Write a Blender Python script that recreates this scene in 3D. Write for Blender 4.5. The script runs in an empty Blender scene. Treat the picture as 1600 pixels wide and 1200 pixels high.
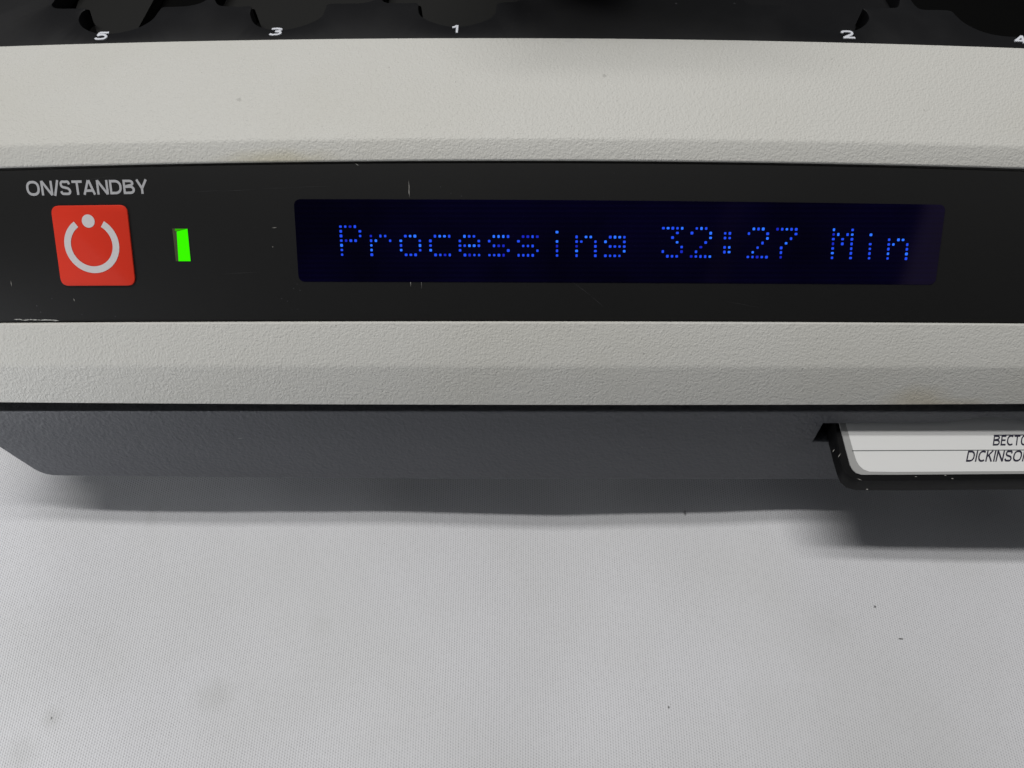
import bpy, bmesh, math, random
from mathutils import Vector, geometry, noise
random.seed(7)
C = bpy.context.scene.collection
R = math.radians

# ------------------------------------------------------------------ camera, world, lamps, exposure
F = 1150.0                      # focal length, in photo pixels (photo is 1600 wide)
TH = R(63)                      # the camera looks down this far below the horizontal
U = 1 / 12000.0                 # one photo pixel on the control panel is 1/12 mm
ZT = -1462.0                    # table level below the camera, in those units
cam_d = bpy.data.cameras.new('camera'); cam = bpy.data.objects.new('camera', cam_d); C.objects.link(cam)
cam_d.sensor_width = 36; cam_d.lens = F / 1600 * 36; cam_d.clip_start = 0.004; cam_d.clip_end = 50
cam.location = (0, 0, -ZT * U); cam.rotation_euler = (math.pi / 2 - TH, 0, 0)
S = bpy.context.scene
S.camera = cam
S.render.resolution_x, S.render.resolution_y = 1024, 768
S.view_settings.view_transform = 'Standard'; S.view_settings.look = 'None'
S.view_settings.exposure = 0.0; S.view_settings.gamma = 1
S.view_settings.use_curve_mapping = False

W = bpy.data.worlds.new('World'); S.world = W; W.use_nodes = True
def build_world():
    """dim room round the bench; the dark shape of whoever holds the camera stands in front of the instrument"""
    nt = W.node_tree; N = nt.nodes; L = nt.links
    bg = N['Background']
    tc = N.new('ShaderNodeTexCoord')
    sep = N.new('ShaderNodeSeparateXYZ'); L.new(tc.outputs['Generated'], sep.inputs[0])
    def M(op, a, b=None):
        m = N.new('ShaderNodeMath'); m.operation = op
        for i, v in enumerate((a, b)):
            if v is None: continue
            if isinstance(v, (int, float)): m.inputs[i].default_value = v
            else: L.new(v, m.inputs[i])
        return m.outputs[0]
    # angle to the axis towards the photographer, wider upwards
    fwd = M('ADD', M('MULTIPLY', sep.outputs[1], -0.74), M('MULTIPLY', sep.outputs[2], 0.67))
    upc = M('ADD', M('MULTIPLY', sep.outputs[1], 0.67), M('MULTIPLY', sep.outputs[2], 0.74))
    xr = M('DIVIDE', M('ADD', sep.outputs[0], M('MULTIPLY', upc, PERSON['lean'])), M('MAXIMUM', fwd, 0.05))
    yy = M('ABSOLUTE', M('DIVIDE', upc, M('MAXIMUM', fwd, 0.05)))
    def ss(v, a, b):
        r = N.new('ShaderNodeMapRange'); r.interpolation_type = 'SMOOTHSTEP'
        L.new(v, r.inputs[0]); r.inputs[1].default_value = a; r.inputs[2].default_value = b
        return r.outputs[0]
    right = ss(xr, PERSON['right'] - .012, PERSON['right'] + .012)
    left = ss(M('MULTIPLY', xr, -1), PERSON['left'], PERSON['left'] + .3)
    light = M('MAXIMUM', M('MAXIMUM', left, right), M('MAXIMUM', ss(yy, .6, 1.0), ss(M('MULTIPLY', fwd, -1), -.35, -.2)))
    stripe = M('MULTIPLY', M('MULTIPLY', ss(xr, .262, .275), ss(M('MULTIPLY', xr, -1), -.315, -.285)), .16)   # lighter band added to give the display window a faint reflection
    light = M('MAXIMUM', light, stripe)
    mix = N.new('ShaderNodeMix'); mix.data_type = 'RGBA'
    L.new(light, mix.inputs[0])
    mix.inputs[6].default_value = (.02, .02, .022, 1)
    mix.inputs[7].default_value = (.93, .96, 1.0, 1)
    L.new(mix.outputs[2], bg.inputs[0])
    bg.inputs[1].default_value = AMBIENT
AMBIENT = 0.125
PERSON = dict(right=0.536, left=0.75, lean=-0.21)
build_world()

def area(name, loc, target, sx, sy, power, col=(1, 1, 1)):
    l = bpy.data.lights.new(name, 'AREA'); l.shape = 'RECTANGLE'; l.size = sx; l.size_y = sy; l.energy = power; l.color = col
    o = bpy.data.objects.new(name, l); C.objects.link(o); o.location = loc
    d = Vector(target) - Vector(loc)
    o.rotation_euler = d.to_track_quat('-Z', 'X').to_euler()
    return o
def tube(name, loc, length, width, power, col):
    l = bpy.data.lights.new(name, 'AREA'); l.shape = 'RECTANGLE'; l.size = length; l.size_y = width; l.energy = power; l.color = col
    o = bpy.data.objects.new(name, l); C.objects.link(o); o.location = loc      # faces straight down, long side along X
    return o
tube('ceiling_tube', (-0.30, 0.40, 1.65), 1.2, 0.08, 12.6, (1, .99, .965))
tube('ceiling_tube', (-0.30, 0.55, 1.65), 1.2, 0.07, 11.6, (1, .99, .965))
area('side_fill', (-0.175, -0.055, 0.036), (0.0, 0.05, 0.02), 0.10, 0.05, 0.125, (.95, .97, 1))  # unseen fill added low at the left, fading along the base

# ------------------------------------------------------------------ geometry of the place, seen through the camera
c_, s_ = math.cos(TH), math.sin(TH)
def ray(px, py):
    u, v = px - 800.0, py - 600.0
    return Vector((u, F * c_ - v * s_, -F * s_ - v * c_))
class Plane:
    """a plane that contains the X direction and falls towards the front by ang degrees"""
    def __init__(self, p, ang):
        self.p = Vector(p); a = R(ang)
        self.d = Vector((0, -math.cos(a), -math.sin(a)))        # down the slope
        self.n = Vector((0, -math.sin(a), math.cos(a)))         # outwards
        self.ang = ang
    def off(self, h): return Plane(self.p + self.n * h, self.ang)
    def hit(self, px, py):
        r = ray(px, py)
        return r * (self.p.dot(self.n) / r.dot(self.n))
    def uv(self, px, py):
        q = self.hit(px, py) - self.p
        return q.x, -q.dot(self.d)                              # x to the right, y up the slope
    def at(self, x, y, h=0): return self.p + Vector((x, 0, 0)) - self.d * y + self.n * h
def wv(v): return Vector((v[0] * U, v[1] * U, (v[2] - ZT) * U))

PANEL = Plane(ray(800, 380), 42.7)
def q(m, n, k): return lambda x: m + n * (x - 800) / 800 + k * ((x - 800) / 800) ** 2
Y0, Y1, Y2, Y3, Y4, Y5, YB = q(58.5, 1.5, 15), q(216, .75, 14.2), q(250, .5, 13.5), q(504, .5, 3), q(573, 1, 0), q(633.5, 1.2, -2.5), q(749.3, 2.5, -4)
CHAM = Plane(PANEL.hit(800, 250), 35)
TOP = Plane(CHAM.hit(800, 216), 9)
LOW1 = Plane(PANEL.hit(800, 504), 42)
LOW2 = Plane(LOW1.hit(800, 573), 58)
LIP = LOW2.hit(800, 633.5)
BASE = Plane(LIP + Vector((0, 14, -6)), 72)
PLATE = Plane(TOP.hit(800, 58.5) + Vector((0, 0, -7)), 0)
SLOTP = BASE.hit(800, 670)
TRAY = Plane(SLOTP, 9)

# ------------------------------------------------------------------ materials
def mat(name, col, rough=.5, spec=.5, emit=None, estr=0):
    m = bpy.data.materials.new(name); m.use_nodes = True
    b = m.node_tree.nodes['Principled BSDF']
    b.inputs['Base Color'].default_value = (*col, 1); b.inputs['Roughness'].default_value = rough
    b.inputs['Specular IOR Level'].default_value = spec
    if emit: b.inputs['Emission Color'].default_value = (*emit, 1); b.inputs['Emission Strength'].default_value = estr
    return m
class NT:
    """small helper for node graphs on world-space (metre) coordinates"""
    def __init__(self, m):
        self.nt = m.node_tree; self.N = self.nt.nodes; self.L = self.nt.links
        self.b = self.N['Principled BSDF']
        self.co = self.N.new('ShaderNodeTexCoord').outputs['Object']
    def node(self, t, **k):
        n = self.N.new(t)
        for a, v in k.items(): setattr(n, a, v)
        return n
    def math(self, op, a, b=None, cl=False):
        m = self.N.new('ShaderNodeMath'); m.operation = op; m.use_clamp = cl
        for i, v in enumerate((a, b)):
            if v is None: continue
            if isinstance(v, (int, float)): m.inputs[i].default_value = v
            else: self.L.new(v, m.inputs[i])
        return m.outputs[0]
    def noise(self, scale, detail=2, rough=.5, co=None):
        n = self.N.new('ShaderNodeTexNoise'); n.inputs['Scale'].default_value = scale
        n.inputs['Detail'].default_value = detail; n.inputs['Roughness'].default_value = rough
        self.L.new(co or self.co, n.inputs['Vector']); return n.outputs['Fac']
    def ramp(self, v, a, b, lo=0., hi=1.):
        r = self.N.new('ShaderNodeMapRange'); r.interpolation_type = 'SMOOTHSTEP'
        self.L.new(v, r.inputs[0])
        for i, x in enumerate((a, b, lo, hi)): r.inputs[i + 1].default_value = x
        return r.outputs[0]
    def mix(self, f, a, b):
        m = self.N.new('ShaderNodeMix'); m.data_type = 'RGBA'
        if isinstance(f, float): m.inputs[0].default_value = f
        else: self.L.new(f, m.inputs[0])
        for i, v in ((6, a), (7, b)):
            if isinstance(v, tuple): m.inputs[i].default_value = (*v, 1)
            else: self.L.new(v, m.inputs[i])
        return m.outputs[2]
    def bump(self, h, dist, strength=1., nrm=None):
        n = self.N.new('ShaderNodeBump'); n.inputs['Distance'].default_value = dist; n.inputs['Strength'].default_value = strength
        self.L.new(h, n.inputs['Height'])
        if nrm: self.L.new(nrm, n.inputs['Normal'])
        return n.outputs[0]
    def spot(self, p, r, soft=1.0, stretch=(1, 1, 1), wob=0.):
        """0..1 blotch round the world point p (metres)"""
        mp = self.N.new('ShaderNodeMapping'); mp.vector_type = 'TEXTURE'
        mp.inputs['Location'].default_value = p; mp.inputs['Scale'].default_value = [r * k for k in stretch]
        self.L.new(self.co, mp.inputs[0])
        ln = self.N.new('ShaderNodeVectorMath'); ln.operation = 'LENGTH'; self.L.new(mp.outputs[0], ln.inputs[0])
        d = ln.outputs['Value']
        if wob: d = self.math('ADD', d, self.math('MULTIPLY', self.math('SUBTRACT', self.noise(.9 / r, 3), .5), wob))
        return self.ramp(d, 1.0 - soft, 1.0, 1., 0.)
    def color(self, v): self.L.new(v, self.b.inputs['Base Color'])
    def normal(self, v): self.L.new(v, self.b.inputs['Normal'])
    def rough(self, v): self.L.new(v, self.b.inputs['Roughness'])

def beige_mat():
    m = mat('textured_beige_plastic', (.6, .6, .565), .5, .35); t = NT(m)
    base, warm = (.628, .620, .586), (.585, .572, .52)
    col = t.mix(t.ramp(t.noise(45, 3), .45, .75, 0, .5), base, warm)
    # yellowed stains
    st = t.spot(wv(LOW2.hit(1430, 628)), .0042, 1., (1.5, 1, .8), .8)
    col = t.mix(t.math('MULTIPLY', st, .4), col, (.50, .42, .26))
    st = t.spot(wv(LOW2.hit(1490, 632)), .003, 1., (2.2, 1, .5), .8)
    col = t.mix(t.math('MULTIPLY', st, .4), col, (.45, .38, .24))
    st = t.spot(wv(CHAM.hit(430, 250)), .003, 1., (3.5, 1, .4), .7)
    col = t.mix(t.math('MULTIPLY', st, .45), col, (.50, .45, .28))
    for px, py, r, pl in ((373, 155, .00042, TOP), (146, 115, .0001, TOP), (15, 115, .00009, TOP), (712, 128, .0001, TOP), (608, 105, .0001, TOP), (1300, 92, .00012, TOP),
                          (550, 572, .0001, LOW1), (525, 509, .00012, LOW1), (1006, 553, .00013, LOW1), (385, 575, .0001, LOW2), (944, 118, .00035, TOP), (315, 113, .0001, TOP), (1316, 144, .0001, TOP)):
        big = r > .0003
        col = t.mix(t.math('MULTIPLY', t.spot(wv(pl.hit(px, py)), r, .6, wob=1.2 if big else .3), .3 if big else .75), col, (.2, .19, .17))
    # sparse grime specks
    v = t.node('ShaderNodeTexVoronoi'); v.inputs['Scale'].default_value = 420; t.L.new(t.co, v.inputs['Vector'])
    sp = t.ramp(v.outputs['Distance'], .035, .055, 1, 0)
    sp = t.math('MULTIPLY', sp, t.ramp(t.noise(90, 1), .62, .70))
    col = t.mix(t.math('MULTIPLY', sp, .6), col, (.25, .24, .21))
    t.color(col)
    # pebbled moulding grain
    n1 = t.noise(4000, 1, .4); n2 = t.noise(2200, 1, .5)
    h = t.math('ADD', t.math('MULTIPLY', n1, .8), t.math('MULTIPLY', n2, .75))
    t.normal(t.bump(h, .0001, .9))
    return m
def base_mat():
    m = mat('dark_grey_plastic', (.075, .078, .088), .48, .4); t = NT(m)
    col = t.mix(t.noise(60, 3), (.082, .086, .097), (.094, .097, .109))
    for px, py, r, s in ((375, 685, .00033, (1.4, 1, .45)), (1158, 667, .0003, (.25, 1, 1.3)), (1003, 699, .00012, (1, 1, 1)), (1270, 648, .0002, (1, 1, .5))):
        col = t.mix(t.math('MULTIPLY', t.spot(wv(BASE.hit(px, py)), r, .8, s, .4), .5), col, (.3, .31, .3))
    col = t.mix(t.math('MULTIPLY', t.spot(wv(BASE.hit(198, 713)), .0001, .5), .8), col, (.01, .01, .01))
    t.color(col)
    h = t.math('ADD', t.math('MULTIPLY', t.noise(2100, 2), .7), t.math('MULTIPLY', t.noise(900, 1), .5))
    t.normal(t.bump(h, .00018, .9))
    return m
def panel_mat():
    m = mat('black_overlay', (.0085, .0085, .009), .5, .10); t = NT(m)
    v = t.node('ShaderNodeTexVoronoi'); v.inputs['Scale'].default_value = 700; t.L.new(t.co, v.inputs['Vector'])
    sp = t.math('MULTIPLY', t.ramp(v.outputs['Distance'], .04, .07, 1, 0), t.ramp(t.noise(70, 2), .56, .66))
    col = t.mix(t.noise(30, 3), (.0150, .0150, .0155), (.0182, .0181, .0177))
    col = t.mix(t.math('MULTIPLY', sp, .5), col, (.10, .10, .11))
    t.color(col); t.rough(t.ramp(t.noise(25, 4), .2, .8, .45, .6))
    t.normal(t.bump(t.noise(5200, 1), .000012, .6))
    return m
def plate_mat():
    m = mat('matte_black_plastic', (.010, .010, .0115), .55, .15); t = NT(m)
    col = t.mix(t.ramp(t.noise(130, 4), .45, .8), (.0046, .0046, .0056), (.0085, .0085, .0095))
    v = t.node('ShaderNodeTexVoronoi'); v.inputs['Scale'].default_value = 520; t.L.new(t.co, v.inputs['Vector'])
    sp = t.math('MULTIPLY', t.ramp(v.outputs['Distance'], .05, .10, 1, 0), t.ramp(t.noise(110, 2), .55, .66))
    col = t.mix(t.math('MULTIPLY', sp, .55), col, (.12, .12, .13))
    t.color(col); t.rough(t.ramp(t.noise(60, 3), .3, .7, .42, .58))
    t.normal(t.bump(t.noise(3000, 2), .00002, .5))
    return m
def cloth_mat():
    m = mat('white_woven_cotton', (.7, .7, .7), .85, .15); t = NT(m)
    p = 4.75 * U
    wob = t.node('ShaderNodeTexNoise'); wob.inputs['Scale'].default_value = 55; wob.inputs['Detail'].default_value = 3; t.L.new(t.co, wob.inputs['Vector'])
    wm = t.node('ShaderNodeVectorMath', operation='SCALE'); t.L.new(wob.outputs['Color'], wm.inputs[0]); wm.inputs['Scale'].default_value = .0005
    ad = t.node('ShaderNodeVectorMath', operation='ADD'); t.L.new(t.co, ad.inputs[0]); t.L.new(wm.outputs[0], ad.inputs[1])
    sep = t.node('ShaderNodeSeparateXYZ'); t.L.new(ad.outputs[0], sep.inputs[0])
    x, y = t.math('MULTIPLY', sep.outputs[0], 2 * math.pi / p), t.math('MULTIPLY', sep.outputs[1], 2 * math.pi / (p * 1.0))
    sx = t.math('SINE', x)                                                  # warp ribs
    sy = t.math('SINE', t.math('ADD', y, t.math('MULTIPLY', x, .5)))       # weft, half a step on from rib to rib
    rib = t.ramp(sx, -1, .6)
    gapv = t.math('MULTIPLY', t.math('SUBTRACT', 1, rib), t.ramp(sy, -.6, 1.))
    irr = t.ramp(t.noise(1600, 2), .2, .8, .45, 1.25)
    dark = t.math('MULTIPLY', gapv, irr)
    base = t.mix(t.ramp(t.noise(28, 4), .3, .75), (.638, .638, .662), (.592, .592, .602))
    st = t.ramp(t.noise(17, 5, .6), .56, .80, 0, .22)
    base = t.mix(st, base, (.47, .465, .44))
    for px, py, r, sc, f in ((330, 1085, .0036, (1.5, 1, 1), .20), (500, 975, .0030, (1, 1.2, 1), .10), (1290, 975, .0050, (1.6, .8, 1), .08), (240, 800, .003, (.6, 1.5, 1), .12),
                             (1200, 1110, .007, (1, 1.2, 1), .08), (80, 1122, .0022, (1, 1, 1), .25), (30, 1180, .004, (1, 1, 1), .2)):
        base = t.mix(t.math('MULTIPLY', t.spot(wv(CLOTHP.hit(px, py)), r, 1., sc, .6), f), base, (.32, .32, .29))
    base = t.mix(t.math('MULTIPLY', dark, .54), base, (.30, .30, .31))
    v = t.node('ShaderNodeTexVoronoi'); v.inputs['Scale'].default_value = 160; t.L.new(t.co, v.inputs['Vector'])
    sp = t.math('MULTIPLY', t.ramp(v.outputs['Distance'], .015, .03, 1, 0), t.ramp(t.noise(60, 2), .54, .64))
    base = t.mix(t.math('MULTIPLY', sp, .7), base, (.16, .16, .15))
    for px, py, r, sc in ((1071, 801, .00048, (.6, 1.2, 1)), (772, 871, .00022, (.45, 1.3, 1)), (494, 852, .00022, (.6, 1.3, 1)), (1190, 961, .0003, (1.2, .8, 1)), (1408, 998, .00028, (1.6, .5, 1)),
                          (80, 1122, .0002, (.6, 1.2, 1)), (1045, 1105, .00018, (1, 1, 1)), (1367, 948, .0002, (1, 1, 1)), (137, 803, .00016, (1, 1, 1)), (951, 934, .00015, (1, 1, 1)), (1240, 1123, .00014, (1, 1, 1)),
                          (871, 947, .00012, (.6, 1.4, 1)), (410, 1014, .00012, (1.5, .6, 1)), (1100, 897, .00013, (1, 1, 1)), (600, 849, .00012, (1, 1, 1))):
        base = t.mix(t.math('MULTIPLY', t.spot(wv(CLOTHP.hit(px, py)), r * 1.35, .6, sc, .5), .85), base, (.07, .07, .07))
    t.color(base)
    h = t.math('SUBTRACT', rib, t.math('MULTIPLY', dark, 1.2))
    t.normal(t.bump(h, .00006, .45))
    return m
CLOTHP = Plane((0, 0, ZT), 0)
M = dict(
    beige=beige_mat(), base=base_mat(), panel=panel_mat(), plate=plate_mat(), cloth=cloth_mat(),
    floor=mat('dark_well_plastic', (.0095, .0095, .009), .65, .15),
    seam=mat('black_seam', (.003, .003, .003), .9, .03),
    edge=mat('overlay_cut_edge', (.11, .10, .095), .5, .4),
    ink=mat('grey_ink', (.46, .46, .475), .55, .3),
    digit=mat('white_digit_paint', (.72, .74, .80), .5, .3),
    symbol=mat('pale_symbol_ink', (.69, .665, .67), .5, .3),
    scratch=mat('scratch_white', (.32, .31, .29), .7, .2),
    white=mat('white_label', (.73, .73, .725), .45, .3),
    silver=mat('silver_label_edge', (.34, .34, .335), .4, .5),
    print=mat('navy_print', (.018, .016, .035), .5, .3),
    rule=mat('grey_rule', (.10, .11, .11), .5, .3),
    black=mat('satin_black_plastic', (.0042, .0042, .0046), .5, .10),
)
def button_mat():
    m = mat('red_button_film', (.56, .034, .016), .5, .15); t = NT(m)
    t.color(t.mix(t.noise(160, 3), (.77, .044, .020), (.71, .037, .017)))
    t.normal(t.bump(t.noise(5200, 1), .000012, .5)); return m
M['button'] = button_mat()

# ------------------------------------------------------------------ mesh helpers
def link(name, me, m, parent=None):
    o = bpy.data.objects.new(name, me); C.objects.link(o)
    if m is not None:
        for k in (m if isinstance(m, (list, tuple)) else [m]): me.materials.append(k)
    if parent: o.parent = parent
    return o
def mesh_obj(name, verts, faces, m, parent=None, smooth=False, mi=None):
    me = bpy.data.meshes.new(name); me.from_pydata([wv(v) for v in verts], [], faces)
    if smooth:
        for f in me.polygons: f.use_smooth = True
    if mi:
        for f, k in zip(me.polygons, mi): f.material_index = k
    me.update()
    return link(name, me, m, parent)
def fix_normals(o):
    bm = bmesh.new(); bm.from_mesh(o.data); bmesh.ops.recalc_face_normals(bm, faces=bm.faces); bm.to_mesh(o.data); bm.free()
def inside(p, lp):
    c = False; x, y = p
    for i in range(len(lp)):
        (x1, y1), (x2, y2) = lp[i - 1], lp[i]
        if (y1 > y) != (y2 > y) and x < (x2 - x1) * (y - y1) / (y2 - y1) + x1: c = not c
    return c
def inset(lp, d, hole):
    """move a closed loop by d towards the solid side"""
    n = len(lp); A = sum(lp[i - 1][0] * lp[i][1] - lp[i][0] * lp[i - 1][1] for i in range(n))
    sg = (1 if A > 0 else -1) * (-1 if hole else 1); out = []
    for i in range(n):
        p, a, b = Vector(lp[i]), Vector(lp[i - 1]), Vector(lp[(i + 1) % n])
        d1, d2 = (p - a).normalized(), (b - p).normalized()
        n1, n2 = Vector((-d1.y, d1.x)), Vector((-d2.y, d2.x))
        m = (n1 + n2).normalized(); k = 1 / max(m.dot(n2), .5)
        out.append(tuple(p + m * (d * k * sg)))
    return out
def fill(name, plane, loops, h0, h1, m, parent=None, bevel=0., res=3):
    """slab between heights h0 and h1 over plane, outlined by loops of (x, y) plane coordinates; later loops are holes; the upper rim is rounded"""
    loops = [[tuple(p) for i, p in enumerate(l) if (Vector(p) - Vector(l[i - 1])).length > 1e-3] for l in loops]
    lev = [(0, h0), (0, h1 - bevel)]
    if bevel: lev += [(bevel * (1 - math.cos(math.pi / 2 * k / res)), h1 - bevel * (1 - math.sin(math.pi / 2 * k / res))) for k in range(1, res + 1)]
    vs, fs, sm = [], [], []
    for li, lp in enumerate(loops):
        n = len(lp); base = len(vs)
        for d, h in lev: vs += [plane.at(x, y, h) for x, y in (inset(lp, d, li > 0) if d else lp)]
        for k in range(len(lev) - 1):
            for i in range(n):
                a, b = base + k * n + i, base + k * n + (i + 1) % n
                fs.append((a, b, b + n, a + n)); sm.append(True)
    cap = [inset(lp, bevel, li > 0) if bevel else lp for li, lp in enumerate(loops)]
    for cl, h in ((cap, h1), (loops, h0)):
        pts = [Vector(p) for l in cl for p in l]; ed = []; k = 0
        for l in cl: ed += [(k + i, k + (i + 1) % len(l)) for i in range(len(l))]; k += len(l)
        v2, _, tri, *_ = geometry.delaunay_2d_cdt(pts, ed, [], 0, 1e-6)
        base = len(vs); vs += [plane.at(v.x, v.y, h) for v in v2]
        for t in tri:
            c = ((v2[t[0]].x + v2[t[1]].x + v2[t[2]].x) / 3, (v2[t[0]].y + v2[t[1]].y + v2[t[2]].y) / 3)
            if inside(c, cl[0]) and not any(inside(c, l) for l in cl[1:]): fs.append(tuple(base + i for i in t)); sm.append(False)
    o = mesh_obj(name, vs, fs, m, parent)
    bm = bmesh.new(); bm.from_mesh(o.data)
    for f, k in zip(bm.faces, sm): f.smooth = k
    bmesh.ops.remove_doubles(bm, verts=bm.verts, dist=2e-7)
    bmesh.ops.recalc_face_normals(bm, faces=bm.faces); bm.to_mesh(o.data); bm.free()
    o.data.set_sharp_from_angle(angle=R(40))
    return o
def quadmap(TL, TR, BL, BR):
    """unit square (u right, v down) -> photo pixel, for placing print on a surface"""
    def f(u, v):
        return tuple((TL[i] * (1 - u) + TR[i] * u) * (1 - v) + (BL[i] * (1 - u) + BR[i] * u) * v for i in (0, 1))
    return f
def arc(cx, cy, rx, ry, a0, a1, n=18):
    return [(cx + rx * math.cos(R(a0 + (a1 - a0) * i / n)), cy + ry * math.sin(R(a0 + (a1 - a0) * i / n))) for i in range(n + 1)]
def sup(cx, cy, rx, ry, a0, a1, n=24, p=.85):
    """slightly squared arc, as in grotesque capitals"""
    g = lambda v: math.copysign(abs(v) ** p, v)
    return [(cx + rx * g(math.cos(R(a0 + (a1 - a0) * i / n))), cy + ry * g(math.sin(R(a0 + (a1 - a0) * i / n)))) for i in range(n + 1)]
def glyph(ch, t):
    """centre lines of a capital or digit, 1 high: (advance width, [polylines])"""
    a = t / 2
    if ch == 'O': w = 1.04; return w, [sup(w / 2, .5, w / 2 - a, .515 - a, 90, 450, 40)]
    if ch == 'N': w = .90; return w, [[(a, 0), (a, 1)], [(w - a, 0), (w - a, 1)], [(a * 1.1, 1 - a * .2), (w - a * 1.1, a * .2)]]
    if ch == '/': return .34, [[(.01, -.04), (.33, 1.04)]]
    if ch == 'S':
        w = .86; return w, [smooth_line([(a * .9, .27), (.17, .11), (.43, a), (.68, .10), (w - a, .27), (.66, .44), (.43, .51), (.19, .585), (a + .03, .74), (.19, .91), (.43, 1 - a), (.67, .91), (w - a - .02, .73)], 5)]
    if ch == 'T': w = .80; return w, [[(0, 1 - a), (w, 1 - a)], [(w / 2, 0), (w / 2, 1 - a)]]
    if ch == 'A': w = .98; return w, [[(a * .95, 0), (w / 2 - a * .25, 1)], [(w - a * .95, 0), (w / 2 + a * .25, 1)], [(.25, .28), (w - .25, .28)]]
    if ch == 'D': w = .94; return w, [[(a, 0), (a, 1)], [(a, 1 - a), (.40, 1 - a)] + sup(.40, .5, w - a - .40, .5 - a, 90, -90, 20) + [(a, a)]]
    if ch == 'B':
        w = .90; return w, [[(a, 0), (a, 1)], [(a, 1 - a), (.5, 1 - a)] + arc(.5, .755, w - a - .56, .245 - a, 90, -90, 12) + [(a, .51)], [(a, .515), (.52, .515)] + arc(.52, (.515 + a) / 2, w - a - .52, (.515 - a) / 2, 90, -90, 12) + [(a, a)]]
    if ch == 'Y': w = .90; return w, [[(a * 1.0, 1), (w / 2, .38)], [(w - a * 1.0, 1), (w / 2, .38)], [(w / 2, 0), (w / 2, .44)]]
    if ch == 'E': w = .68; return w, [[(a, 0), (a, 1)], [(a, 1 - a), (w - .02, 1 - a)], [(a, .52), (w - .07, .52)], [(a, a), (w, a)]]
    if ch == 'C': w = .82; return w, [sup(.5, .5, .5 - a, .515 - a, 50, 310, 30, .9)]
    if ch == 'K': w = .80; return w, [[(a, 0), (a, 1)], [(w - .1, 1), (a + .02, .46)], [(.30, .60), (w - .06, 0)]]
    if ch == 'I': return t, [[(a, 0), (a, 1)]]
    if ch == '5': w = 1.1; return w, [[(.24, 1 - a), (w, 1 - a)], [(.26, 1 - a), (.14, .52)], smooth_line([(.14, .52), (.42, .635), (.75, .62), (w - a, .40), (.86, .17), (.5, a), (.18, .12), (.0, .23)], 5)]
    if ch == '3': w = 1.1; return w, [smooth_line([(.04, .85), (.3, 1 - a), (.62, 1 - a), (.96, .80), (.80, .60), (.45, .535)], 5), smooth_line([(.45, .53), (.84, .47), (w - a, .29), (.80, .13), (.5, a), (.2, .10), (.0, .20)], 5)]
    if ch == '1': w = .62; return w, [[(w - .16, 0), (w - .16, 1)], [(.0, .72), (.26, .78), (w - .2, .95)]]
    if ch == '2': w = 1.1; return w, [smooth_line([(.06, .68), (.12, .84), (.32, 1 - a * .9), (.62, 1 - a * .9), (.90, .85), (.97, .68), (.84, .50), (.55, .35), (.30, .22), (.20, a)], 5), [(.04, a), (w, a)]]
    if ch == '4': w = 1.15; return w, [[(.80, 0), (.80, 1)], [(.78, .95), (.10, .33)], [(.0, .32), (w, .32)]]
def text_obj(name, txt, plane, quad, h, m, parent, t=.14, gap=.12, thick=0.):
    """printed (or, with thick, moulded) lettering drawn as strokes and laid on a plane between four photo pixels"""
    f = quadmap(*quad); x = 0; strokes = []
    for ci, ch in enumerate(txt):
        w, ls = glyph(ch, t)
        if txt[max(ci - 1, 0):ci + 1] == 'TA': x -= .10
        strokes += [[(x + p[0], p[1]) for p in l] for l in ls]; x += w + gap
    W_ = x - gap
    vs, fs = [], []
    for si, l in enumerate(strokes):
        P = [Vector(p) for p in l]
        P = [p for i, p in enumerate(P) if i == 0 or (p - P[i - 1]).length > 1e-4]
        closed = (P[0] - P[-1]).length < 1e-3
        if closed: P = P[:-1]
        n = len(P); k = len(vs)
        for i, p in enumerate(P):
            a = P[i - 1] if (i or closed) else None
            b = P[(i + 1) % n] if (i < n - 1 or closed) else None
            d1 = (p - a).normalized() if a is not None else None; d2 = (b - p).normalized() if b is not None else None
            d = (d1 + d2).normalized() if (d1 is not None and d2 is not None) else (d1 if d1 is not None else d2)
            nn = Vector((-d.y, d.x)); sc = 1 / max(nn.dot(Vector((-d2.y, d2.x))), .5) if (d1 is not None and d2 is not None) else 1
            for sg in (1, -1):
                qx = p + nn * sg * t / 2 * sc
                ab = plane.uv(*f(qx.x / W_, 1 - qx.y))
                vs.append(plane.at(*ab, h + thick + .04 * (si % 4)))
                if thick: vs.append(plane.at(*ab, h))
        s_n = 4 if thick else 2
        for i in range(n if closed else n - 1):
            A = k + i * s_n; B = k + ((i + 1) % n) * s_n
            if not thick: fs.append((A, B, B + 1, A + 1))
            else: fs += [(A, B, B + 2, A + 2), (A, A + 1, B + 1, B), (A + 2, B + 2, B + 3, A + 3)]
        if thick and not closed:
            e = k + (n - 1) * 4; fs += [(k, k + 2, k + 3, k + 1), (e, e + 1, e + 3, e + 2)]
    o = mesh_obj(name, vs, fs, m, parent)
    if thick: fix_normals(o)
    return o
def rounded(pts, r, n=6):
    """round the corners of a closed polygon; r one radius or one per corner"""
    out = []; k = len(pts)
    for i in range(k):
        p = Vector(pts[i]); a = Vector(pts[i - 1]) - p; b = Vector(pts[(i + 1) % k]) - p
        ri = r[i] if isinstance(r, (list, tuple)) else r
        ri = min(ri, a.length * .49, b.length * .49)
        if ri <= 0: out.append(tuple(p)); continue
        A = p + a.normalized() * ri; B = p + b.normalized() * ri
        for j in range(n + 1):
            t = j / n; out.append(tuple(A * (1 - t) ** 2 + p * 2 * t * (1 - t) + B * t * t))
    return out
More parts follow.
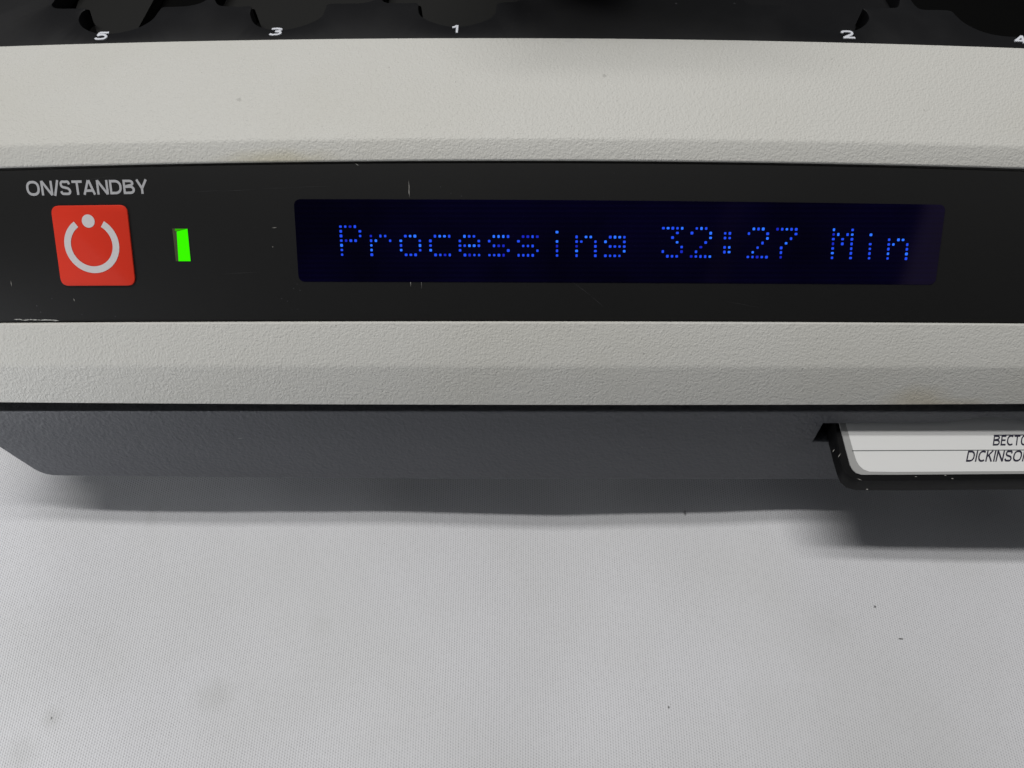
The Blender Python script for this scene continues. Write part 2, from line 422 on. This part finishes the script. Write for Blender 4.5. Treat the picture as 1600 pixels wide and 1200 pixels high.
def smooth_line(pts, n=4):
    """Catmull-Rom through an open line"""
    out = []; P = [Vector(p) for p in pts]
    for i in range(len(P) - 1):
        p0, p1, p2, p3 = P[max(i - 1, 0)], P[i], P[i + 1], P[min(i + 2, len(P) - 1)]
        for j in range(n):
            t = j / n
            out.append(tuple(.5 * ((2 * p1) + (p2 - p0) * t + (2 * p0 - 5 * p1 + 4 * p2 - p3) * t * t + (3 * p1 - p0 - 3 * p2 + p3) * t ** 3)))
    out.append(tuple(P[-1])); return out
def strips(name, plane, lines, h, m, parent):
    """thin flat marks: each line is (x0, y0, x1, y1, width) in photo pixels"""
    vs, fs = [], []
    for x0, y0, x1, y1, w in lines:
        a, b = Vector((x0, y0)), Vector((x1, y1)); d = (b - a).normalized(); nn = Vector((-d.y, d.x)) * w / 2
        mid = (a + b) / 2
        k = len(vs)
        for pt in (a, mid + nn, b, mid - nn): vs.append(plane.at(*plane.uv(*pt), h))
        fs.append((k, k + 1, k + 2, k + 3))
    o = mesh_obj(name, vs, fs, m, parent)
    return o

# ------------------------------------------------------------------ the cloth
def cloth():
    nx, ny = 220, 200
    X0, X1, Ya, Yb = -3600, 3600, -1200, 3000
    vs, fs = [], []
    for j in range(ny + 1):
        for i in range(nx + 1):
            x = X0 + (X1 - X0) * i / nx; y = Ya + (Yb - Ya) * j / ny
            z = 22 * noise.noise(Vector((x / 520, y / 420, 1.3))) + 8 * noise.noise(Vector((x / 210, y / 260, 7.7)))
            if y > 480: z = z * max(0, 1 - (y - 480) / 150)
            vs.append((x, y, ZT + z))
    for j in range(ny):
        for i in range(nx):
            a = j * (nx + 1) + i; fs.append((a, a + 1, a + nx + 2, a + nx + 1))
    o = mesh_obj('tablecloth', vs, fs, M['cloth'], None, True)
    o['label'] = 'white woven cotton cloth spread flat on the table under the instrument'; o['category'] = 'tablecloth'
cloth()

# ------------------------------------------------------------------ the instrument
inst = bpy.data.objects.new('laboratory_instrument', None); C.objects.link(inst)
inst['label'] = 'beige and dark grey laboratory instrument with red standby button and blue dot display'
inst['category'] = 'lab instrument'

XS = [-170 + 10 * i for i in range(208)]           # photo columns at which the housing's section is drawn
def fillet(pl, rad, n=4):
    out = []
    for i, p in enumerate(pl):
        if rad[i] <= 0: out.append(p); continue
        a = (pl[i - 1] - p); b = (pl[i + 1] - p)
        r = min(rad[i], a.length * .45, b.length * .45)
        A, B = p + a.normalized() * r, p + b.normalized() * r
        for j in range(n + 1):
            t = j / n; out.append(A * (1 - t) ** 2 + p * 2 * t * (1 - t) + B * t * t)
    return out
def housing():
    secs = []
    for x in XS:
        r0, r1 = TOP.hit(x, Y0(x)), CHAM.hit(x, Y1(x))
        r2, r3 = PANEL.hit(x, Y2(x)), PANEL.hit(x, Y3(x))
        r4, r5 = LOW1.hit(x, Y4(x)), LOW2.hit(x, Y5(x))
        xx = r3.x                                       # one X for the whole section
        for r in (r0, r1, r2, r4, r5): r.x = xx
        n = PANEL.n
        back = 2300
        pl = [Vector((xx, back, PLATE.p.z - 60)), Vector((xx, r0.y + .5, PLATE.p.z - 60)), r0, r1, r2, r2 - n * 13 - PANEL.d * -2, r3 - n * 13 - PANEL.d * 2, r3, r4, r5,
              r5 + Vector((0, 10, 1.5)), r5 + Vector((0, 60, 6)), Vector((xx, back, r5.z + 6))]
        secs.append(fillet(pl, [0, 0, 3, 4.5, 2.5, 0, 0, 2.0, 5, 2.5, 0, 0, 0]))
    # columns follow constant X, so resample each row curve at that X: the pixel columns fan out slightly with depth
    k = len(secs[0]); vs = [v for s in secs for v in s]; fs = []
    for i in range(len(secs) - 1):
        for j in range(k - 1):
            a = i * k + j; fs.append((a, a + k, a + k + 1, a + 1))
        fs.append((i * k + k - 1, (i + 1) * k + k - 1, (i + 1) * k, i * k))
    fs.append(tuple(range(k))); fs.append(tuple(reversed(range((len(secs) - 1) * k, len(secs) * k))))
    o = mesh_obj('housing', vs, fs, M['beige'], inst, True)
    fix_normals(o); o.data.set_sharp_from_angle(angle=R(28))
    return o
housing()

# seam floor under the overlay, then the overlay itself
def edge_line(yf, x0, x1, dy, pl, step=20):
    return [pl.uv(x, yf(x) + dy) for x in range(x0, x1 + 1, step)]
SEAM = PANEL.off(-12.5)
OVER = PANEL.off(-4)
panel = fill('control_panel', OVER, [edge_line(Y2, -140, 1860, 4.2, OVER) + list(reversed(edge_line(Y3, -140, 1860, -3.6, OVER)))], -5, 0, M['panel'], inst, .8, 2)
sl = fill('panel_gasket', SEAM, [edge_line(Y2, -140, 1860, 3, SEAM) + list(reversed(edge_line(Y3, -140, 1860, -2, SEAM)))], 0.3, 2.3, M['edge'], inst)
text_obj('panel_lettering', 'ON/STANDBY', OVER, ((39.5, 283), (229.5, 280.3), (43, 305.8), (232, 302.7)), .35, M['ink'], panel, t=.175, gap=.11)
scr = [(638.5, 281, 640, 309, 1.3), (639.8, 289, 638.5, 304, 1.6), (641, 433, 642, 448, 1.1), (658, 402, 658.6, 452, .9), (17, 438, 18.5, 448, 1.0), (115, 466, 117, 471, 1.2),
       (425, 356, 433, 355.5, 1.1), (425.5, 385, 427, 386.5, 1.6), (555, 255.5, 561, 259, 1.0)]
for k in scr: strips('scratch', OVER, [k], .4, M['scratch'], panel)
for k in ((895, 441, 925, 463, .5), (923, 462, 946, 482, .4), (300, 300, 352, 297.5, .4), (344, 299, 400, 296, .4), (405, 294.5, 460, 293.5, .35), (452, 293, 520, 291, .35), (350, 428, 405, 425, .4), (120, 283, 180, 275, .3), (1130, 470, 1190, 481, .3)):
    strips('faint_scratch', OVER, [k], .4, mat('faint_scratch_grey', (.06, .06, .062), .6, .2), panel)
wear = [(22 + 4.2 * i + random.uniform(-1, 1), 500 + random.uniform(-1.3, .9), 28 + 4.4 * i + random.uniform(0, 5), 499.8 + random.uniform(-1, 1.4), random.uniform(.8, 2.0)) for i in range(15)]
we = strips('edge_wear', OVER, wear, .5, mat('edge_wear_white', (.5, .5, .48), .6, .3), panel)

# red button with the power sign
btn_q = ((80, 321.5), (199, 320), (97, 446.5), (213, 446))
bq = quadmap(*btn_q)
corner = [OVER.uv(*bq(u, v)) for u, v in ((0, 0), (1, 0), (1, 1), (0, 1))]
button = fill('power_button', OVER, [rounded(corner, 13)], .1, 2.6, M['button'], inst, 1.1, 3)
def power_sign():
    vs, fs = [], []
    def pt(u, v): return OVER.at(*OVER.uv(*bq(u, v)), 2.95)
    cu, cv, ro, ri = .482, .492, .362, .275
    n = 56; g = R(33)
    for i in range(n + 1):
        a = g + (2 * math.pi - 2 * g) * i / n
        for r in (ro, ri): vs.append(pt(cu + r * math.sin(a), cv - r * math.cos(a) * .965))
    for i in range(n): fs.append((2 * i, 2 * i + 1, 2 * i + 3, 2 * i + 2))
    k = len(vs)
    for i in range(28):
        a = 2 * math.pi * i / 28; vs.append(pt(.474 + .084 * math.sin(a), .195 + .083 * math.cos(a)))
    fs.append(tuple(range(k, k + 28)))
    o = mesh_obj('power_symbol', vs, fs, M['symbol'], button)
power_sign()

# green lamp window
def lamp():
    vs, fs, mi = [], [], []
    def quad(pts, h, k):
        a = len(vs)
        for p in pts: vs.append(OVER.at(*OVER.uv(*p), h))
        fs.append((a, a + 1, a + 2, a + 3)); mi.append(k)
    g1 = mat('green_lens', (0, .03, 0), .3, .05, (.045, 1.0, 0.0), .93)
    g2 = mat('green_lens_edge', (0, .03, 0), .3, .05, (.05, .62, .0), .62)
    g3 = mat('lamp_well', (.07, .08, .035), .6, .2)
    w = [(269.5, 357), (293.5, 357), (298.5, 408.2), (275, 408.2)]
    o = fill('indicator_light', OVER, [[OVER.uv(*p) for p in w]], .1, .5, g3, inst)
    quad([(276.4, 361.6), (293.2, 357.4), (298.2, 408), (279.4, 408)], .95, 0)
    quad([(273.6, 357.4), (292.6, 357.4), (275.3, 361.0), (274.2, 361.0)], .8, 1)
    mesh_obj('lens', vs, fs, [g1, g2], o, mi=mi)
lamp()

# vacuum display behind its dark window
disp_px = ((459, 316), (1477.5, 325), (1461, 446), (467, 440.5))
def display():
    top = [(459 + (1477.5 - 459) * i / 12, 0) for i in range(13)]
    ytop = q(312.2, 4.5, 5.5); ybot = q(441, 3.2, 1.6)
    out = [(x, ytop(x)) for x, _ in top] + [(461 + 1000 - (1461 - 467) * i / 12 , 0) for i in range(13)]
    out = out[:13] + [(x, ybot(x)) for x, _ in out[13:]]
    pts = [OVER.uv(*p) for p in out]
    rr = [0] * 26; rr[0] = rr[12] = rr[13] = rr[25] = 11
    m = mat('dark_blue_window', (.0012, .0010, .0030), .05, .7, (.10, .06, 1.0), .0022); t = NT(m)
    t.b.inputs['Specular Tint'].default_value = (.85, .62, 1.0, 1)
    sep = t.node('ShaderNodeSeparateXYZ'); t.L.new(t.co, sep.inputs[0])
    lines = t.ramp(t.math('SINE', t.math('MULTIPLY', sep.outputs[2], 2 * math.pi / (5.2 * U))), -1, 1, .75, 1.15)
    t.L.new(t.math('MULTIPLY', t.math('MULTIPLY', lines, t.ramp(t.noise(70, 3), .3, .7, .5, 1.6)), .0052), t.b.inputs['Emission Strength'])
    d = fill('display_window', OVER, [rounded(pts, rr)], .1, .7, m, inst)
    G = {'P': '11110 10001 10001 11110 10000 10000 10000', 'r': '00000 00000 10110 11001 10000 10000 10000', 'o': '00000 00000 01110 10001 10001 10001 01110',
         'c': '00000 00000 01111 10000 10000 10000 01111', 'e': '00000 00000 01110 10001 11111 10000 01111', 's': '00000 00000 01111 10000 01110 00001 11110',
         'i': '00000 00100 00000 00100 00100 00100 00100', 'n': '00000 00000 10110 11001 10001 10001 10001', 'g': '00000 00000 01111 10001 01111 00001 11110',
         '3': '11111 00010 00100 00010 00001 10001 01110', '2': '01110 10001 00001 00010 00100 01000 11111', ':': '00000 01100 01100 00000 01100 01100 00000',
         '7': '11111 00001 00010 00100 01000 01000 01000', 'M': '10001 11011 10101 10101 10001 10001 10001', ' ': '00000 ' * 7}
    vs, fs, mi = [], [], []
    for i, ch in enumerate('Processing 32:27 Min'):
        x0 = 533.5 + 46.6 * i - .085 * i * i
        pitch = 7.45 - .012 * i
        for r, row in enumerate(G[ch].split()):
            bright_row = random.uniform(-.12, .12)
            for k, b in enumerate(row):
                if b != '1': continue
                x = x0 + k * pitch
                y = 354 + 1.6 * ((x - 533) / 880) + 4.6 * ((x - 533) / 880) ** 2 + r * 7.3
                x += (.060 - .15 * ((x - 533) / 880)) * (r - 3) * 7.3
                a, bb = OVER.uv(x, y)
                e = .3 + .62 * random.random() + bright_row
                if r == 6 and e > .55: e -= .3
                k0 = len(vs); w, hh = random.uniform(1.7, 2.25), random.uniform(1.7, 2.3)
                ring = []
                for q_ in range(8):
                    an = 2 * math.pi * (q_ + .5) / 8
                    ring.append((a + w * math.copysign(abs(math.cos(an)) ** .5, math.cos(an)), bb + hh * math.copysign(abs(math.sin(an)) ** .5, math.sin(an))))
                for p in ring: vs.append(OVER.at(*p, 1.0))
                fs.append(tuple(range(k0, k0 + 8))); mi.append(0 if e > .72 else 1 if e > .3 else 2)
    ms = [mat('dot_bright', (0, 0, .01), .5, 0, (.025, .16, 1.0), 1.25), mat('dot_medium', (0, 0, .01), .5, 0, (.02, .085, 1.0), .92), mat('dot_dim', (0, 0, .01), .5, 0, (.02, .042, 1.0), .55)]
    mesh_obj('display_characters', vs, fs, ms, d, mi=mi)
display()

# black slotted plate on top
def slotted_plate():
    P = PLATE
    def line(pts, n=5): return smooth_line(pts, n)
    slots = [   # outline of each cut-out, photo pixels, from the back left corner round the front lobe to the back right corner
        line([(95, -14), (84, 2), (81, 8), (88, 12.6), (110, 13), (134, 13), (127, 20), (123, 31), (129, 42), (145, 50), (165, 52.5), (190, 50), (218, 42), (238, 30), (248, 17), (255, 11), (275, 10), (296, 8.5), (318, 2), (338, -14)]),
        line([(330, -14), (336, 0), (341, 7), (350, 9), (372, 10), (392, 10), (391, 22), (397, 36), (412, 43.5), (436, 46.5), (462, 43), (486, 35), (502, 26), (508, 14), (514, 6), (540, 5), (568, 4), (588, -2), (596, -14)]),
        line([(592, -14), (597, -1), (605, 4), (630, 4.5), (652, 5), (653.5, 15), (658, 25), (675, 34), (700, 40.5), (722, 41), (748, 35.5), (766, 28), (774.5, 19), (776, 7), (784, 3.5), (806, 2), (822, -4), (828, -14)]),
        line([(1150, -14), (1160, -2), (1170, 5), (1185, 7.5), (1212, 8), (1230, 9.5), (1238, 18), (1247, 27), (1266, 38), (1292, 45.5), (1318, 49), (1338, 46.5), (1352, 38), (1358, 28), (1354, 18), (1349, 12.5), (1370, 11.5), (1392, 12), (1403, 10), (1406, -2), (1404, -14)]),
        line([(1418, -14), (1424, 0), (1432, 10), (1442, 14.5), (1468, 15.2), (1486, 17), (1496, 26), (1508, 36), (1532, 48), (1560, 55), (1590, 57), (1616, 54), (1632, 46), (1640, 34), (1636, 24), (1640, 20), (1670, 19), (1690, 16), (1696, -14)]),
    ]
    loops = []
    front = [(TOP.hit(x, Y0(x)).x, TOP.hit(x, Y0(x)).y + 1.2) for x in range(-160, 1861, 20)]
    front = [(x - P.p.x, y - P.p.y) for x, y in front]
    loops.append([(front[0][0], 1150)] + front + [(front[-1][0], 1150)])
    for s in slots:
        a = [P.uv(*p) for p in s]
        x0, x1 = a[0][0], a[-1][0]
        yb = a[0][1] + 430
        cx = P.uv(905, 0)[0]
        a += [(x1 + (cx - x1) * .12, yb), (x0 + (cx - x0) * .12, yb)]
        loops.append(a)
    pl = fill('slotted_plate', P, loops, -30, 0, M['plate'], inst, 1.2, 2)
    # unseen blocker on the plate, added to shadow the beige top, just behind the picture's upper edge
    cx, cy = P.uv(890, -14); cy += 125; rk = 118
    fill('shadow_blocker', P, [[(cx + rk * math.cos(2 * math.pi * i / 40), cy + rk * math.sin(2 * math.pi * i / 40)) for i in range(40)]], 0.2, 700, M['black'], inst, 8, 3)
    x0, x1 = front[0][0], front[-1][0]
    y0 = min(y for x, y in front) + 40
    fill('well_floor', P, [[(x0 + 40, y0), (x1 - 40, y0), (x1 - 40, 1100), (x0 + 40, 1100)]], -58, -54, M['seam'], inst)
    D = P.off(-31)
    for k, ins in enumerate(([(128, -14), (118, 15), (140, 15), (153, 56), (207, 56), (217, 42), (240, 0), (246, -14)],
                [(352, -14), (349, 14), (398, 14), (412, 52), (600, 52), (604, -14)],
                [(612, -14), (606, 9), (658, 9), (664, 46), (800, 46), (834, -14)],
                [(1150, -14), (1146, 54), (1333, 54), (1348, 14), (1396, 14), (1399, -14)])):
        a = [D.uv(*p) for p in ins]
        yb = a[0][1] + 400
        a += [(a[-1][0] * .9, yb), (a[0][0] * .9, yb)]
        fill('tube_insert', D, [rounded(a, 4)], -20, 0, M['floor'] if k < 3 else M['plate'], inst)
    for d, qd in (('5', ((153.5, 51.5), (171.5, 51.3), (148.5, 64), (166.5, 63.8))), ('3', ((425.5, 45.3), (443, 45), (421, 57), (439.5, 56.6))), ('1', ((707.3, 41), (717.5, 41), (706.3, 52.6), (716.3, 52.6))),
                  ('2', ((1312.5, 49.3), (1331.5, 49.6), (1317, 61.4), (1336, 62))), ('4', ((1581.5, 57), (1601, 57.4), (1586, 69), (1606, 69.4)))):
        text_obj('number', d, P, qd, .15, M['digit'], pl, t=.215, thick=2.0)
    return pl
slotted_plate()

# dark grey base with its slot
def base():
    P = BASE
    up = P.uv(800, 642.5)[1]
    left = [P.uv(*p) for p in ((0, 706), (54, 744.5))]
    dx, dy = left[1][0] - left[0][0], left[1][1] - left[0][1]
    t = (up - left[1][1]) / dy
    tl = (left[1][0] + dx * t, up)
    bl = P.uv(68, YB(68))
    bottom = [P.uv(x, YB(x)) for x in range(200, 1861, 60)]
    out = [tl, bl] + bottom + [(bottom[-1][0], up)]
    out = rounded(out, [0, 26] + [0] * (len(bottom) + 1), 8)
    notch = smooth_line([(1440, 661.5), (1478, 660.5), (1505, 656.5), (1540, 652.3), (1578, 655.5), (1606, 660.5), (1640, 661)], 4)
    slot = [P.uv(*p) for p in [(1287, 662.5)] + notch + [(1800, 661), (1800, 692), (1271.5, 689.5)]]
    b = fill('base', P, [out, slot], -170, 0, M['base'], inst, 3.5, 4)
    fill('slot_back', P, [[(slot[0][0] - 60, slot[-1][1] - 40), (slot[0][0] - 60, slot[0][1] + 40), (slot[-3][0] + 60, slot[0][1] + 40), (slot[-3][0] + 60, slot[-1][1] - 40)]], -180, -172, M['seam'], inst)
    fill('seam_shade_strip', P, [[(tl[0] - 10, up - 60), (bottom[-1][0] + 10, up - 60), (bottom[-1][0] + 10, up + 45), (tl[0] - 10, up + 45)]], -80, -45, M['seam'], inst)  # near-black strip in the gap under the lip, painted in as its shade
    # foot block under the shell, set well back
    zb = P.hit(800, 749).z; yb = P.hit(800, 749).y
    x0, x1 = bl[0] + 260, bottom[-1][0] - 160
    vs = [(x, y, z) for z in (ZT + .5, zb + 40) for y in (yb + 190, yb + 1300) for x in (x0, x1)]
    mesh_obj('foot_block', vs, [(0, 1, 5, 4), (1, 3, 7, 5), (3, 2, 6, 7), (2, 0, 4, 6), (0, 2, 3, 1), (4, 5, 7, 6)], M['seam'], inst)
base()

# name tray that sticks out of the slot
def tray():
    P = TRAY
    yb = 150                                        # goes back into the slot
    def loop(pts, r):
        a = [P.uv(*p) for p in pts]
        return a
    # top rim and wider foot: loft between two outlines
    top = [(1303.5, 664), (1307, 690), (1312, 716), (1317, 733), (1323, 743), (1333, 749.5), (1346, 751.5), (1400, 751.6), (1600, 750.4), (1900, 748)]
    low = [(1289.5, 668), (1295, 694), (1302, 722), (1308, 742), (1313, 754), (1322, 762), (1338, 766), (1400, 766.3), (1600, 764.8), (1900, 762)]
    LOW = TRAY.off(-34)
    T = [P.uv(*p) for p in top]; Lw = [P.uv(*p) for p in low]
    # the lower outline is seen lower down and further out
    Tl = [P.at(x, y, 0) for x, y in T]
    Ll = [LOW.hit(*p) for p in low]
    bk = P.uv(800, 660)[1] + yb
    sl_ = (T[1][0] - T[0][0]) / (T[1][1] - T[0][1])
    xt = T[0][0] + sl_ * (bk - T[0][1])
    Tl = [P.at(xt, bk, 0)] + Tl + [P.at(T[-1][0], bk, 0)]
    Ll = [P.at(xt - 12, bk, -34)] + Ll + [P.at(Lw[-1][0], bk, -34)]
    n = len(Tl)
    inner = []                                      # softened rim between wall and top
    cen = P.at(T[6][0] + 300, T[6][1] + 60, 0)
    def lerp(a, b, t): return a * (1 - t) + b * t
    rows = [Ll, [lerp(a, b, .5) + P.n * 1.5 for a, b in zip(Ll, Tl)], [lerp(a, b, .93) for a, b in zip(Ll, Tl)], [b + (cen - b).normalized() * 2.2 + P.n * 1.2 for b in Tl]]
    vs = [v for r in rows for v in r]; fs = []
    for k in range(len(rows) - 1):
        for i in range(n):
            j = (i + 1) % n
            fs.append((k * n + i, k * n + j, (k + 1) * n + j, (k + 1) * n + i))
    fs.append(tuple(range(3 * n, 4 * n))); fs.append(tuple(reversed(range(n))))
    o = mesh_obj('name_tray', vs, fs, M['black'], inst, True); fix_normals(o); o.data.set_sharp_from_angle(angle=R(32))
    sc = [(1299, 692, 1292.5 + 10, 703, 1.0), (1303, 678 + 24, 1300, 707, 1.2), (1313, 708, 1308, 716, 1.0), (1352, 764.5, 1356, 765.2, 1.4), (1346, 751, 1338, 748, .8), (1474, 741.8 + 1, 1478, 743.2, 1.5), (1485, 748, 1489, 748.4, 1.4), (1428, 745, 1432, 745.4, 1.)]
    for k in sc[1:]: strips('scuff', P, [k], 2.4, M['scratch'], o)
    # silver-edged label
    def plate(name, pts, h0, h1, m, extra):
        a = [P.uv(*p) for p in pts]
        s = (a[1][0] - a[0][0]) / (a[1][1] - a[0][1])
        b = P.uv(1540, 650)[1] - extra * .1
        lp = [(a[0][0] + s * (b - a[0][1]), b)] + a + [(a[-1][0], b)]
        return fill(name, P, [lp], h0, h1, m, o)
    lab = plate('name_label', [(1310.5, 663), (1320, 701), (1327, 727), (1331, 734.5), (1336.5, 739.5), (1345, 742.2), (1400, 742.2), (1600, 740.8), (1840, 739)], 1.3, 3.2, M['silver'], 12)
    plate('white_field', [(1320.5, 663), (1326, 684), (1331.5, 704), (1336.5, 720), (1341, 728), (1347.5, 734), (1357, 737.6), (1400, 738), (1600, 736.8), (1820, 735.5)], 3.3, 3.7, M['white'], 16)
    TOPL = P.off(3.7)
    strips_flat(TOPL, [(1331.2, 704.3, 1820, 702.2, 1.3)], M['rule'], 'rule', o)
    strips_flat(TOPL, [(1552.5, 680.0, 1640, 679.4, 1.5)], M['print'], 'overline', o)
    text_obj('maker_lettering', 'BECTON', TOPL, ((1553, 680.2), (1620, 679.8), (1551, 696.3), (1618, 695.9)), .3, M['print'], o, t=.165, gap=.13)
    text_obj('maker_lettering', 'DICKINSON', TOPL, ((1512.5, 704.3), (1612, 703.8), (1509, 721.5), (1608, 721)), .3, M['print'], o, t=.165, gap=.13)
def strips_flat(P, lines, m, name, parent):
    vs, fs = [], []
    for x0, y0, x1, y1, w in lines:
        k = len(vs)
        for a, b in ((x0, y0 - w / 2), (x1, y1 - w / 2), (x1, y1 + w / 2), (x0, y0 + w / 2)): vs.append(P.at(*P.uv(a, b), .25))
        fs.append((k, k + 1, k + 2, k + 3))
    mesh_obj(name, vs, fs, m, parent)
tray()
